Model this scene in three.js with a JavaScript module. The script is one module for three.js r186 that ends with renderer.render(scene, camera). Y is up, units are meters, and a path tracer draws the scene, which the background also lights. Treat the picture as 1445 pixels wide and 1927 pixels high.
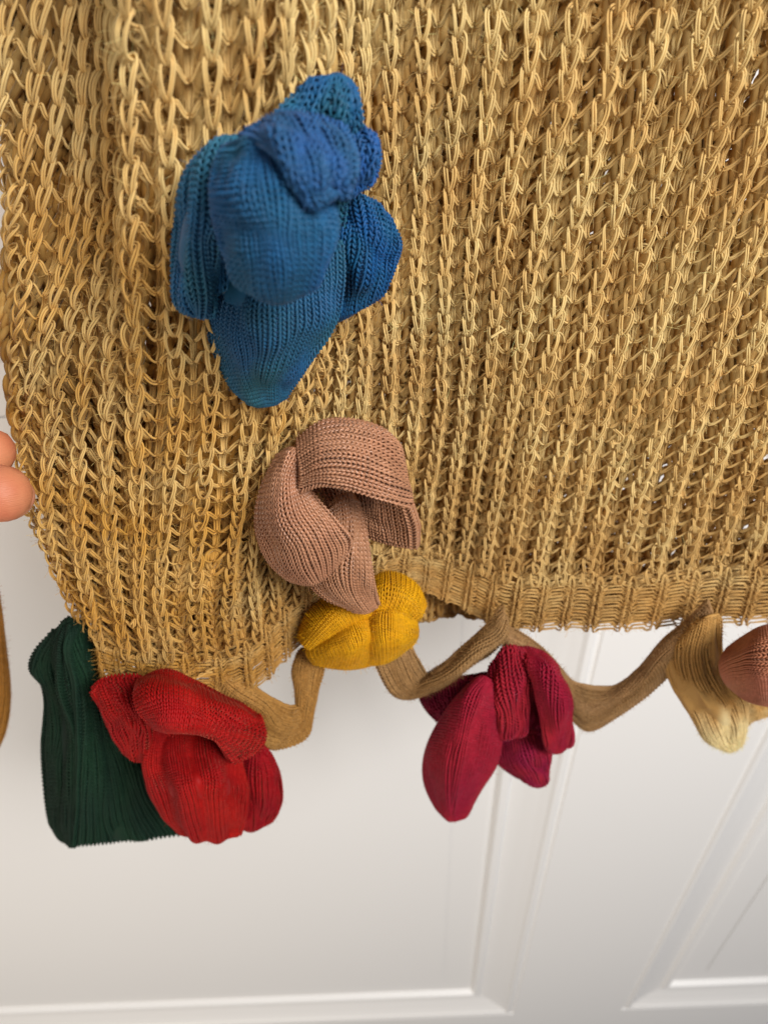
import * as THREE from 'three';
import { MarchingCubes } from 'three/addons/objects/MarchingCubes.js';
import { RectAreaLightUniformsLib } from 'three/addons/lights/RectAreaLightUniformsLib.js';
import { ImprovedNoise } from 'three/addons/math/ImprovedNoise.js';

// ------------------------------------------------------------------ camera, light, exposure
const scene = new THREE.Scene();
const renderer = new THREE.WebGLRenderer({ antialias: true });
renderer.toneMapping = THREE.LinearToneMapping;
renderer.toneMappingExposure = 1.32;
renderer.shadowMap.enabled = true;
document.body.appendChild(renderer.domElement);

const F = 1447, CX = 722.5, CY = 963.5;                 // focal length and centre of the picture, in photograph pixels
const EYE = new THREE.Vector3(0, 1.5, 0.2);
const camera = new THREE.PerspectiveCamera(2 * Math.atan(CY / F) * 180 / Math.PI, 767 / 1024, 0.01, 20);
const down = new THREE.Vector3((790 - CX) / F, (2650 - CY) / F, 1).normalize();   // where plumb lines meet
const Yc = down.clone().negate();
const Zc = new THREE.Vector3(0, 0, 1).addScaledVector(down, -down.z).normalize().negate();
const Xc = new THREE.Vector3().crossVectors(Yc, Zc);
const axR = new THREE.Vector3(Xc.x, Yc.x, Zc.x), axD = new THREE.Vector3(Xc.y, Yc.y, Zc.y), axF = new THREE.Vector3(Xc.z, Yc.z, Zc.z);
camera.position.copy(EYE);
camera.quaternion.setFromRotationMatrix(new THREE.Matrix4().makeBasis(axR, axD.clone().negate(), axF.clone().negate()));
camera.focus = 0.21;
camera.userData.fStop = 15;
scene.add(camera);

scene.background = new THREE.Color(0.16, 0.16, 0.167);
RectAreaLightUniformsLib.init();
function area(color, power, w, h, pos, target) {
  const l = new THREE.RectAreaLight(color, power, w, h);
  l.position.set(...pos); l.lookAt(...target); scene.add(l); return l;
}
area(new THREE.Color(1.0, 0.98, 0.955), 25, 0.45, 0.45, [0.6, 2.15, 0.72], [0, 1.3, 0]);         // bright window behind the right shoulder
area(new THREE.Color(1.0, 0.85, 0.66), 8.5, 0.45, 0.45, [-0.75, 0.75, 1.0], [-0.1, 1.0, -0.1]);        // added warm fill, low at the left, in place of floor bounce

// ------------------------------------------------------------------ helpers
let seed = 12345;
const rnd = () => { seed = (seed * 1664525 + 1013904223) >>> 0; return seed / 4294967296; };
const rr = (a, b) => a + (b - a) * rnd();
const perlin = new ImprovedNoise();
const noise = (x, y, z = 0) => perlin.noise(x + 31.7, y + 11.3, z + 5.1);
const clamp = (x, a, b) => Math.min(b, Math.max(a, x));
const mix = (a, b, t) => a + (b - a) * t;
const smooth = (a, b, x) => { const t = clamp((x - a) / (b - a), 0, 1); return t * t * (3 - 2 * t); };
function P(px, py, z, out = new THREE.Vector3()) {      // the point of the plane at depth z (metres) that a photograph pixel looks at
  const a = (px - CX) / F, b = (py - CY) / F;
  out.copy(axR).multiplyScalar(a).addScaledVector(axD, b).add(axF);
  return out.multiplyScalar((z - EYE.z) / out.z).add(EYE);
}
function lut(pairs, x) {                                 // piecewise linear
  if (x <= pairs[0][0]) return pairs[0][1];
  for (let i = 1; i < pairs.length; i++) if (x <= pairs[i][0]) return mix(pairs[i - 1][1], pairs[i][1], (x - pairs[i - 1][0]) / (pairs[i][0] - pairs[i - 1][0]));
  return pairs[pairs.length - 1][1];
}
class Buf {                                              // collects tubes and sheets, gives one geometry
  constructor() { this.p = new Float32Array(30000); this.n = new Float32Array(30000); this.c = new Float32Array(30000); this.i = new Uint32Array(60000); this.np = 0; this.ni = 0; }
  room(v, t) {
    const grow = (a, need) => { let L = a.length; while (L < need) L *= 2; const b = new a.constructor(L); b.set(a); return b; };
    if ((this.np + v) * 3 > this.p.length) { const need = (this.np + v) * 3; this.p = grow(this.p, need); this.n = grow(this.n, need); this.c = grow(this.c, need); }
    if (this.ni + t * 3 > this.i.length) this.i = grow(this.i, this.ni + t * 3);
  }
  v(x, y, z, nx, ny, nz, r, g, b) {
    const k = this.np * 3; this.p[k] = x; this.p[k + 1] = y; this.p[k + 2] = z; this.n[k] = nx; this.n[k + 1] = ny; this.n[k + 2] = nz; this.c[k] = r; this.c[k + 1] = g; this.c[k + 2] = b;
    return this.np++;
  }
  t(a, b, c) { this.i[this.ni++] = a; this.i[this.ni++] = b; this.i[this.ni++] = c; }
  // pts: flat xyz; rad: number or per-point; col: flat rgb
  tube(pts, rad, sides, col, caps = true) {
    const n = pts.length / 3; if (n < 2) return;
    this.room(n * sides + 2, n * sides * 2 + sides * 2);
    let ux = 0, uy = 0, uz = 0; const base = this.np;
    for (let k = 0; k < n; k++) {
      const a = Math.max(0, k - 1) * 3, b = Math.min(n - 1, k + 1) * 3;
      let tx = pts[b] - pts[a], ty = pts[b + 1] - pts[a + 1], tz = pts[b + 2] - pts[a + 2];
      const tl = Math.hypot(tx, ty, tz) || 1; tx /= tl; ty /= tl; tz /= tl;
      if (k === 0) { if (Math.abs(tz) < 0.9) { ux = 0; uy = 0; uz = 1; } else { ux = 1; uy = 0; uz = 0; } }
      const d = ux * tx + uy * ty + uz * tz; ux -= d * tx; uy -= d * ty; uz -= d * tz;
      const ul = Math.hypot(ux, uy, uz) || 1; ux /= ul; uy /= ul; uz /= ul;
      const wx = ty * uz - tz * uy, wy = tz * ux - tx * uz, wz = tx * uy - ty * ux;
      const r = typeof rad === 'number' ? rad : rad[k];
      for (let s = 0; s < sides; s++) {
        const an = s / sides * Math.PI * 2, c = Math.cos(an), q = Math.sin(an);
        const nx = ux * c + wx * q, ny = uy * c + wy * q, nz = uz * c + wz * q;
        this.v(pts[k * 3] + nx * r, pts[k * 3 + 1] + ny * r, pts[k * 3 + 2] + nz * r, nx, ny, nz, col[k * 3], col[k * 3 + 1], col[k * 3 + 2]);
      }
      if (k) for (let s = 0; s < sides; s++) {
        const s2 = (s + 1) % sides, A = base + (k - 1) * sides, B = base + k * sides;
        this.t(A + s, A + s2, B + s); this.t(A + s2, B + s2, B + s);
      }
    }
  }
  mesh(name, material, parent) {
    const g = new THREE.BufferGeometry();
    g.setAttribute('position', new THREE.BufferAttribute(this.p.slice(0, this.np * 3), 3));
    g.setAttribute('normal', new THREE.BufferAttribute(this.n.slice(0, this.np * 3), 3));
    g.setAttribute('color', new THREE.BufferAttribute(this.c.slice(0, this.np * 3), 3));
    g.setIndex(new THREE.BufferAttribute(this.i.slice(0, this.ni), 1));
    const m = new THREE.Mesh(g, material); m.name = numbered(name); m.castShadow = m.receiveShadow = true;
    if (parent) parent.add(m);
    return m;
  }
}
const used = {};
function numbered(name) { used[name] = (used[name] ?? -1) + 1; return used[name] ? name + '_' + String(used[name]).padStart(3, '0') : name; }
function thing(name, label, category, group, kind) {
  const o = new THREE.Group(); o.name = numbered(name); scene.add(o);
  o.userData = { label, category }; if (group) o.userData.group = group; if (kind) o.userData.kind = kind;
  return o;
}
function sub(name, parent) { const o = new THREE.Group(); o.name = numbered(name); parent.add(o); return o; }
const lin = (r, g, b) => { const c = new THREE.Color().setRGB(r / 255, g / 255, b / 255, THREE.SRGBColorSpace); return [c.r, c.g, c.b]; };

const clothMat = (rough, sheen, tint, spec = 0.5) => new THREE.MeshPhysicalMaterial({ vertexColors: true, roughness: rough, sheen, sheenRoughness: 0.5, sheenColor: new THREE.Color(...tint), specularIntensity: spec, side: THREE.DoubleSide });
const yarnMat = clothMat(0.72, 0.6, [0.85, 0.7, 0.45], 0.4);

// ------------------------------------------------------------------ the door behind
const doorMat = new THREE.MeshStandardMaterial({ color: new THREE.Color(0.88, 0.875, 0.87), roughness: 0.4 });
const DZ = -0.13;
const door = thing('door', 'white painted panel door behind the knitted garment', 'door', null, 'structure');
{
  const X = (px, py) => P(px, py, DZ).x, Y = (px, py) => P(px, py, DZ).y;
  const L3 = X(1027, 1650), L2 = X(908, 1650), L4 = X(1295, 1650);
  const yb = Y(700, 1919), yt = Y(10, 470);
  const wid = 0.8;
  const prof = [[0, 0], [0.0006, -0.0015], [0.0022, -0.0015], [0.0036, 0.0008], [0.0058, 0.0008], [0.0075, -0.0015], [0.012, -0.0045], [0.02, -0.0085], [0.026, -0.0105], [0.028, -0.0075], [0.0315, -0.0075], [0.033, -0.0140], [0.0365, -0.0125], [0.082, -0.0125], [0.0855, -0.0121], [0.089, -0.0123], [0.0925, -0.0118], [0.2, -0.0117]];
  const sc = (L3 - L2) / 0.0365;
  function panel(x0, x1, y0, y1) {
    const g = (from, to, close) => {
      const pos = [], idx = [];
      const ring = prof.slice(from, to).map(([i, z]) => { i = Math.min(i * (i < 0.0925 ? sc : 1), (x1 - x0) / 2 - 0.001); return [[x0 + i, y0 + i], [x1 - i, y0 + i], [x1 - i, y1 - i], [x0 + i, y1 - i]].map(([x, y]) => [x, y, DZ + z]); });
      for (let s = 0; s < 4; s++) for (let r = 0; r + 1 < ring.length; r++) {
        const a = ring[r][s], b = ring[r][(s + 1) % 4], c = ring[r + 1][(s + 1) % 4], d = ring[r + 1][s], k = pos.length / 3;
        pos.push(...a, ...b, ...c, ...d); idx.push(k, k + 1, k + 2, k, k + 2, k + 3);
      }
      if (close) { const k = pos.length / 3; ring[ring.length - 1].forEach((p) => pos.push(...p)); idx.push(k, k + 1, k + 2, k, k + 2, k + 3); }
      const bg = new THREE.BufferGeometry(); bg.setAttribute('position', new THREE.Float32BufferAttribute(pos, 3)); bg.setIndex(idx); bg.computeVertexNormals(); return bg;
    };
    const m1 = new THREE.Mesh(g(0, 13, false), doorMat); m1.name = numbered('panel_moulding');
    const m2 = new THREE.Mesh(g(12, prof.length, true), doorMat); m2.name = numbered('raised_panel');
    for (const m of [m1, m2]) { m.castShadow = m.receiveShadow = true; door.add(m); }
  }
  const holes = [[L3 - wid, L3, yb, yt], [L4, L4 + wid, yb, yt], [L3 - wid, L3, yt + 0.2, yt + 0.75], [L4, L4 + wid, yt + 0.2, yt + 0.75]];
  holes.forEach((h) => panel(...h));
  const X0 = L3 - wid - 0.11, X1 = L4 + wid + 0.11, Y0 = 0.02, Y1 = 2.1;
  const board = (name, x0, x1, y0, y1) => { const m = new THREE.Mesh(new THREE.BoxGeometry(x1 - x0, y1 - y0, 0.034), doorMat); m.position.set((x0 + x1) / 2, (y0 + y1) / 2, DZ - 0.017); m.name = numbered(name); m.castShadow = m.receiveShadow = true; door.add(m); };
  board('stile', X0, L3 - wid, Y0, Y1); board('stile', L4 + wid, X1, Y0, Y1);
  board('stile', L3, L4, Y0, Y1);
  for (const [a, b] of [[L3 - wid, L3], [L4, L4 + wid]]) { board('rail', a, b, Y0, yb); board('rail', a, b, yt, yt + 0.2); board('rail', a, b, yt + 0.75, Y1); }
}

// ------------------------------------------------------------------ the knitted garment
// pixel columns of the rib wales, traced at a few heights; k = wale number
const K0 = -8, K1 = 26;
const TR = [
  [60, [-95, -35, 25, 85, 133, 172, 203, 222, 240, 258, 316, 397, 470, 527, 562, 598, 635, 675, 727, 791, 858, 925, 999, 1072, 1147, 1237, 1315, 1394, 1473, 1549, 1624, 1698, 1770, 1845, 1915]],
  [430, [-155, -90, -25, 35, 78, 142, 180, 214, 244, 262, 324, 397, 467, 521, 560, 595, 632, 675, 730, 780, 836, 890, 946, 1009, 1075, 1146, 1218, 1289, 1358, 1421, 1487, 1553, 1617, 1680, 1745]],
  [770, [-210, -155, -100, -45, 8, 58, 116, 166, 215, 262, 334, 394, 464, 517, 558, 592, 628, 676, 724, 775, 822, 867, 914, 965, 1011, 1073, 1130, 1188, 1249, 1310, 1376, 1443, 1508, 1573, 1638]],
  [1010, [-260, -200, -140, -80, -20, 40, 97, 160, 216, 266, 311, 374, 440, 472, 508, 545, 585, 640, 695, 748, 790, 833, 878, 926, 968, 1020, 1068, 1117, 1178, 1243, 1298, 1360, 1418, 1478, 1538]],
  [1120, [-180, -128, -75, -22, 30, 80, 132, 172, 228, 266, 303, 368, 428, 474, 513, 557, 595, 635, 680, 730, 777, 815, 858, 905, 948, 998, 1046, 1095, 1152, 1215, 1268, 1330, 1385, 1440, 1495]],
  [1250, [-60, -20, 20, 60, 100, 140, 176, 206, 246, 284, 324, 380, 440, 488, 524, 556, 592, 630, 672, 716, 762, 798, 840, 885, 928, 975, 1022, 1070, 1126, 1186, 1238, 1296, 1350, 1404, 1458]],
];
const EDGE = [[-100, -110], [110, -60], [230, -10], [262, 3], [430, 20], [500, 28], [780, 29], [900, 46], [962, 56], [1050, 86], [1136, 131], [1200, 172], [1300, 178]];
const ZTOP = [3, 4, 5, 8, 9, 10, 12, 18, 27, 35, 37, 36, 34, 31, 26, 19, 12, 7, 4, 2, 0, 0, 1, 2, 1, 0, 1, 2, 2, 1, 0, 0, 0, 0, 0];
const ZBOT = [0, 3, 6, 10, 14, 18, 23, 27, 30, 31, 31, 31, 29, 26, 22, 17, 12, 8, 5, 2, -1, -4, -5, -2, 1, 2, 1, 0, 1, 2, 1, 0, 0, 0, 0];
const YHEM = [[-6, -.231], [3, -.232], [4, -.2325], [5, -.2297], [6, -.2245], [7, -.2215], [8, -.2195], [10, -.2157], [11, -.212], [12, -.2115], [13, -.2185], [14, -.2245], [15, -.229], [16, -.2335], [20, -.2365], [26, -.237]];
const NM = 34, NH = 15, YTOP = -0.004;
function catArr(a, x) {
  const n = a.length; x = clamp(x, 0, n - 1); const i = Math.min(n - 2, Math.floor(x)), t = x - i;
  const p0 = a[Math.max(0, i - 1)], p1 = a[i], p2 = a[i + 1], p3 = a[Math.min(n - 1, i + 2)];
  return 0.5 * (2 * p1 + (p2 - p0) * t + (2 * p0 - 5 * p1 + 4 * p2 - p3) * t * t + (3 * p1 - p0 - 3 * p2 + p3) * t * t * t);
}
function tracedX(k, py) {
  const u = k - K0;
  if (py <= TR[0][0] || py >= TR[TR.length - 1][0]) {
    const [a, b] = py <= TR[0][0] ? [0, 1] : [TR.length - 2, TR.length - 1];
    const xa = catArr(TR[a][1], u), xb = catArr(TR[b][1], u); return xa + (xb - xa) * (py - TR[a][0]) / (TR[b][0] - TR[a][0]);
  }
  let i = 0; while (py > TR[i + 1][0]) i++;
  const col = TR.map((r) => catArr(r[1], u));
  return catArr(col, i + (py - TR[i][0]) / (TR[i + 1][0] - TR[i][0]));
}
const yOf = (k, v) => {
  const hem = lut(YHEM, k) + 0.0014 * noise(k * 1.1, 3.3), main = hem + lut([[-6, .027], [10, .025], [12, .02], [16, .027], [26, .03]], k);
  return EYE.y + (v <= NM ? mix(YTOP, main, v / NM) : mix(main, hem, (v - NM) / NH));
};
const zOf = (k, y) => {
  const w = smooth(-0.07, -0.16, y - EYE.y);
  const z = mix(catArr(ZTOP, k - K0), catArr(ZBOT, k - K0), w) + 1.1 * noise(k * 0.35, y * 22);
  return z / 1000;
};
function garmentPoint(k, v) {
  const y = yOf(k, v); let z = zOf(k, y), py = 700; const p = new THREE.Vector3();
  for (let it = 0; it < 7; it++) {
    const raw = tracedX(k, py), e = lut(EDGE, py);
    let px = raw, zz = z;
    if (raw < e + 22) { const over = e + 22 - raw; px = e + 22 - 14 * Math.sin(Math.min(over / 26, Math.PI / 2)) + Math.max(0, over - 40) * 0.7; zz = z - 0.00018 * over; }
    P(px, py, zz, p);
    const a = Math.atan2(EYE.y - p.y, EYE.z - zz), want = Math.atan2(EYE.y - y, EYE.z - zz);
    const pitch = Math.atan2(-axF.y, Math.hypot(axF.x, axF.z));
    py += F * (Math.tan(want - pitch) - Math.tan(a - pitch)) * 0.9;
  }
  return p;
}
// a table of points and normals over (u, v), sampled bilinearly
function table(fn, u0, u1, nu, v0, v1, nv, flipTo) {
  const p = new Float32Array((nu + 1) * (nv + 1) * 3), n = new Float32Array(p.length);
  for (let j = 0; j <= nv; j++) for (let i = 0; i <= nu; i++) { const q = fn(mix(u0, u1, i / nu), mix(v0, v1, j / nv)); p.set([q.x, q.y, q.z], (j * (nu + 1) + i) * 3); }
  const at = (i, j, c) => p[(clamp(j, 0, nv) * (nu + 1) + clamp(i, 0, nu)) * 3 + c];
  for (let j = 0; j <= nv; j++) for (let i = 0; i <= nu; i++) {
    const ax = at(i + 1, j, 0) - at(i - 1, j, 0), ay = at(i + 1, j, 1) - at(i - 1, j, 1), az = at(i + 1, j, 2) - at(i - 1, j, 2);
    const bx = at(i, j + 1, 0) - at(i, j - 1, 0), by = at(i, j + 1, 1) - at(i, j - 1, 1), bz = at(i, j + 1, 2) - at(i, j - 1, 2);
    let x = by * az - bz * ay, y = bz * ax - bx * az, z = bx * ay - by * ax; const l = Math.hypot(x, y, z) || 1;
    n.set([x / l, y / l, z / l], (j * (nu + 1) + i) * 3);
  }
  if (flipTo) {   // make the normals look at the eye, on the whole
    let s = 0; for (let q = 0; q < p.length; q += 3) s += n[q] * (flipTo.x - p[q]) + n[q + 1] * (flipTo.y - p[q + 1]) + n[q + 2] * (flipTo.z - p[q + 2]);
    if (s < 0) for (let q = 0; q < n.length; q++) n[q] *= -1;
  }
  return {
    p, n, nu, nv,
    at(u, v, out) {
      const x = clamp((u - u0) / (u1 - u0) * nu, 0, nu - 1e-6), y = clamp((v - v0) / (v1 - v0) * nv, 0, nv - 1e-6), i = Math.floor(x), j = Math.floor(y), s = x - i, t = y - j;
      const a = (j * (nu + 1) + i) * 3, b = a + 3, c = a + (nu + 1) * 3, d = c + 3;
      for (let q = 0; q < 3; q++) {
        out[q] = (p[a + q] * (1 - s) + p[b + q] * s) * (1 - t) + (p[c + q] * (1 - s) + p[d + q] * s) * t;
        out[q + 3] = (n[a + q] * (1 - s) + n[b + q] * s) * (1 - t) + (n[c + q] * (1 - s) + n[d + q] * s) * t;
      }
      const l = Math.hypot(out[3], out[4], out[5]) || 1; out[3] /= l; out[4] /= l; out[5] /= l;
      return out;
    },
  };
}
const GT = table(garmentPoint, K0 - 0.5, K1 + 0.5, (K1 - K0 + 1) * 6, -9, NM + NH + 1, (NM + NH + 10) * 2, EYE);

const ochre = lin(194, 145, 64), tan = lin(206, 168, 104), pale = lin(218, 192, 132), brown = lin(160, 110, 48);
function yarnColor(k, v, out) {
  const left = smooth(10, 2, k + 1.6 * noise(k * 0.25, v * 0.12)) * smooth(-2, 26, v + 8 * noise(k * 0.3, v * 0.1, 8)), low = smooth(22, 44, v), n = noise(k * 0.5, v * 0.3, 3), n2 = noise(k * 2.1, v * 1.7, 9);
  const up = smooth(16, 2, v) * Math.exp(-(((k - 7) / 5) ** 2));
  const pl = clamp(0.38 + up * 0.4 + n * 0.9 + n2 * 0.5 - low * 0.3, 0, 0.85), br = clamp(low * 0.5 + n2 * 0.25 - n * 0.2, 0, 0.8);
  for (let i = 0; i < 3; i++) { let c = mix(tan[i], ochre[i], left); c = mix(c, pale[i], pl * (1 - left * 0.45)); out[i] = mix(c, brown[i], br); }
  return out;
}
const garment = thing('knitted_garment', 'ochre and tan openwork rib knit garment with a looped ribbon hem', 'garment');
const front = sub('front_panel', garment);
// one row's yarn through one wale-and-gap period: thin strands side by side along a half path [across (wales), up (rows), depth (mm)], mirrored
function ribPeriod(B, T, k, v, o, hairs) {
  const tmp = new Float64Array(6), col = [0, 0, 0], cx = [], cn = [], cc = [], half = o.path, m = half.length;
  const jx = 1 + rr(-.17, .17), jl = rr(-.04, .04), jy = rr(-.11, .11), jd = 1 + rr(-.2, .2), js = rr(-.12, .12);
  const full = []; for (let q = m - 1; q > 0; q--) full.push([-half[q][0], half[q][1], half[q][2]]); for (const h of half) full.push(h);
  const N = full.length, ext = (i) => (i < 0 ? [-1 - full[-i][0], full[-i][1], full[-i][2]] : i >= N ? [1 - full[2 * N - 2 - i][0], full[2 * N - 2 - i][1], full[2 * N - 2 - i][2]] : full[i]);
  for (let i = 0; i < N - 1; i++) for (let q = i ? 1 : 0; q <= o.samples; q++) {
    const f = q / o.samples, f2 = f * f, f3 = f2 * f, p0 = ext(i - 1), p1 = ext(i), p2 = ext(i + 1), p3 = ext(i + 2), w = [0, 0, 0];
    for (let c = 0; c < 3; c++) w[c] = 0.5 * (2 * p1[c] + (p2[c] - p0[c]) * f + (2 * p0[c] - 5 * p1[c] + 4 * p2[c] - p3[c]) * f2 + (3 * p1[c] - p0[c] - 3 * p2[c] + p3[c]) * f3);
    const soft = smooth(0.48, 0.25, Math.abs(w[0]));
    const u = k + w[0] * mix(1, jx, soft) + jl * soft + js * soft * 0.12 * w[1], vv = v - w[1] - jy * soft;
    T.at(u, vv, tmp);
    const dep = w[2] * o.depth * 0.001 * mix(1, jd, soft);
    cx.push(tmp[0] + tmp[3] * dep, tmp[1] + tmp[4] * dep, tmp[2] + tmp[5] * dep); cn.push(tmp[3], tmp[4], tmp[5]);
    o.color(u, vv, col); cc.push(...col);
  }
  const n = cx.length / 3, plies = o.plies, ph = rr(-0.4, 0.4);
  for (let s = 0; s < plies; s++) {
    const pts = new Float64Array(n * 3), rad = new Float64Array(n), cl = new Float64Array(n * 3), tone = 1 + rr(-.08, .08), spread = rr(0.8, 1.3);
    for (let q = 0; q < n; q++) {
      const a = Math.max(0, q - 1) * 3, b = Math.min(n - 1, q + 1) * 3, i = q * 3;
      let tx = cx[b] - cx[a], ty = cx[b + 1] - cx[a + 1], tz = cx[b + 2] - cx[a + 2]; const l = Math.hypot(tx, ty, tz) || 1; tx /= l; ty /= l; tz /= l;
      let bx = ty * cn[i + 2] - tz * cn[i + 1], by = tz * cn[i] - tx * cn[i + 2], bz = tx * cn[i + 1] - ty * cn[i]; const bl = Math.hypot(bx, by, bz);
      if (bl > 0.05) { bx /= bl; by /= bl; bz /= bl; }
      const nx = by * tz - bz * ty, ny = bz * tx - bx * tz, nz = bx * ty - by * tx, ends = Math.min(1, q / 3, (n - 1 - q) / 3);
      const e = (s - (plies - 1) / 2) * o.sep * mix(1, spread, ends), tw = ends * (ph + 0.6 * Math.sin(q * 0.16 + ph * 9)), ca = Math.cos(tw) * e, sa = Math.sin(tw) * e;
      pts[i] = cx[i] + bx * ca + nx * sa; pts[i + 1] = cx[i + 1] + by * ca + ny * sa; pts[i + 2] = cx[i + 2] + bz * ca + nz * sa;
      rad[q] = o.r * (1 + 0.22 * noise(q * 0.23, k * 3 + s, v));
      const f = tone * (1 + 0.18 * noise(q * 0.4 + s * 7, k * 1.3, v * 2.1)); for (let z = 0; z < 3; z++) cl[i + z] = cc[i + z] * f;
    }
    B.tube(pts, rad, o.sides, cl);
    if (hairs) for (let h = 0; h < hairs; h++) { if (rnd() < hairs - h) hair(B, pts, cn, cl, Math.floor(rnd() * (n - 1)), o.hair); }
  }
}
function hair(B, pts, cn, cl, q, len) {
  const i = q * 3, L = len * rr(0.4, 1.3), m = 5, hp = new Float64Array((m + 1) * 3), hc = new Float64Array((m + 1) * 3), f = rr(0.9, 1.5);
  let dx = rr(-1, 1) + (cn[i] || 0) * 0.7, dy = rr(-1, 1) + (cn[i + 1] || 0) * 0.7, dz = rr(-1, 1) + (cn[i + 2] || 0) * 0.7, l = Math.hypot(dx, dy, dz) || 1;
  let x = pts[i], y = pts[i + 1], z = pts[i + 2]; const ax = rr(-.6, .6), ay = rr(-.6, .6), az = rr(-.6, .6);
  for (let s = 0; s <= m; s++) {
    hp[s * 3] = x; hp[s * 3 + 1] = y; hp[s * 3 + 2] = z; for (let c = 0; c < 3; c++) hc[s * 3 + c] = Math.min(0.8, cl[i + c] * f);
    dx += ax; dy += ay; dz += az; l = Math.hypot(dx, dy, dz) || 1; x += dx / l * L / m; y += dy / l * L / m; z += dz / l * L / m;
  }
  B.tube(hp, 0.00004, 3, hc);
}
const RIB = [[0, .66, .5], [.085, .61, .8], [.165, .46, 2.0], [.153, .10, 2.9], [.094, -.32, 2.8], [.038, -.58, 1.9], [.05, -.70, .4], [.125, -.71, -.2], [.205, -.69, .35], [.29, -.85, .2], [.385, -1.08, -.3], [.455, -1.17, -1.2], [.455, -.85, -3.0], [.43, -.42, -3.0], [.455, -.2, -1.7], [.5, -.12, -.6]];
const HEMRIB = [[0, .25, .5], [.12, .2, .45], [.22, 0, .1], [.27, -.45, 0], [.34, -.6, .6], [.40, -.1, 1.3], [.41, .45, 1.2], [.45, .75, .5], [.5, .85, .1]];
const MAIN = { path: RIB, samples: 3, depth: 0.95, r: 0.00029, sep: 0.00057, plies: 2, sides: 5, hair: 0.0036, color: yarnColor };
for (let k = K0; k <= K1; k++) {
  const B = new Buf();
  for (let v = -8; v < NM; v++) ribPeriod(B, GT, k, v + 0.5, k < -3 || k > 24 || v < -1 ? { ...MAIN, samples: 2 } : MAIN, k < -3 ? 1 : 9);
  B.mesh('knit_column', yarnMat, front);
}
{
  const B = new Buf(), HEM = { ...MAIN, path: HEMRIB, depth: 0.8, r: 0.00025, sep: 0.00047 }, lining = { ...HEM, plies: 1, r: 0.0006, path: HEMRIB.map(([x, y, z]) => [x, y, z - 4.2]) };
  for (let k = K0; k <= K1; k++) for (let v = -1; v < NH; v++) { if (v >= 0) ribPeriod(B, GT, k, NM + v + 0.5, HEM, k < -3 ? 0 : 4); ribPeriod(B, GT, k, NM + v + 0.3, lining, 0); }
  for (let k = K0; k <= 8; k++) for (let v = k < 1 ? 16 : NM - 7; v < NM; v++) ribPeriod(B, GT, k + 0.5, v, { ...MAIN, plies: 2, samples: 2, sides: 4, r: 0.0006, sep: 0.0012, depth: 0.6, path: RIB.map(([x, y, z]) => [x, y, z - 7]) }, 0);
  B.mesh('ribbed_hem', yarnMat, garment);
}
{ // a few pulled loops and loose ends of yarn
  for (const [k, v, n, w] of [[22.3, 7.2, 22, 1], [21.8, 6.6, 16, 0.8], [2.6, 37, 26, 1.1], [3.4, 35.5, 16, 0.8], [9.2, 31, 14, 0.7], [14.4, 17, 12, 0.6], [6.4, 28, 12, 0.7], [18.5, 22.4, 12, 0.6], [24.2, 20, 14, 0.7], [0.6, 30.4, 12, 0.6]]) {
    const B = new Buf(), ctl = [], tmp = new Float64Array(6); let ku = k, vv = v;
    for (let q = 0; q < 7; q++) { GT.at(ku, vv, tmp); const d = 0.0028 + (q && q < 6 ? rr(0, 0.0025) : 0); ctl.push(new THREE.Vector3(tmp[0] + tmp[3] * d, tmp[1] + tmp[4] * d, tmp[2] + tmp[5] * d)); ku += rr(-0.45, 0.5) * w; vv += rr(-0.6, 0.8) * w; }
    const cv = new THREE.CatmullRomCurve3(ctl), off = new THREE.Vector3(0.0004, 0.0002, 0.0002), c = yarnColor(k, v, [0, 0, 0]);
    for (const sgn of [-1, 1]) { const ps = cv.getPoints(50), pts = new Float64Array(153), cl = new Float64Array(153); ps.forEach((p, i) => { const w2 = sgn * Math.cos(i * 0.1) * 0.7; pts.set([p.x + off.x * w2, p.y + off.y * w2, p.z + off.z * sgn], i * 3); cl.set(c.map((x) => Math.min(0.8, x * 1.1)), i * 3); }); B.tube(pts, 0.00024, 5, cl); }
    B.mesh('loose_thread', yarnMat, garment);
  }
}
{ // the back of the garment, hanging a little behind the front
  const backPoint = (k, v) => {
    const p = garmentPoint(k, v * (NM + NH) / 44), y = EYE.y + mix(YTOP, lut([[2, -.226], [8, -.222], [12, -.243], [26, -.243]], k), v / 44);
    return new THREE.Vector3(p.x + 0.004, y, zOf(k, y) - 0.0115 + 0.0025 * noise(k * 0.3, v * 0.07));
  };
  const T = table(backPoint, K0 - 0.5, K1 + 0.5, 120, -9, 45, 60, EYE);
  const B = new Buf(), o = { ...MAIN, samples: 2, plies: 2, r: 0.00112, sep: 0.0021, sides: 4, depth: 0.6, color: (k, v, out) => { yarnColor(k, v, out); for (let i = 0; i < 3; i++) out[i] *= backShade[i]; return out; } }, backShade = [0.8, 0.74, 0.64];   // shade behind the front layer, put into the back yarn colour
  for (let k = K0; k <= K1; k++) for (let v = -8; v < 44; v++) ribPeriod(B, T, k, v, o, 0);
  B.mesh('back_panel', yarnMat, garment);
}

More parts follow.
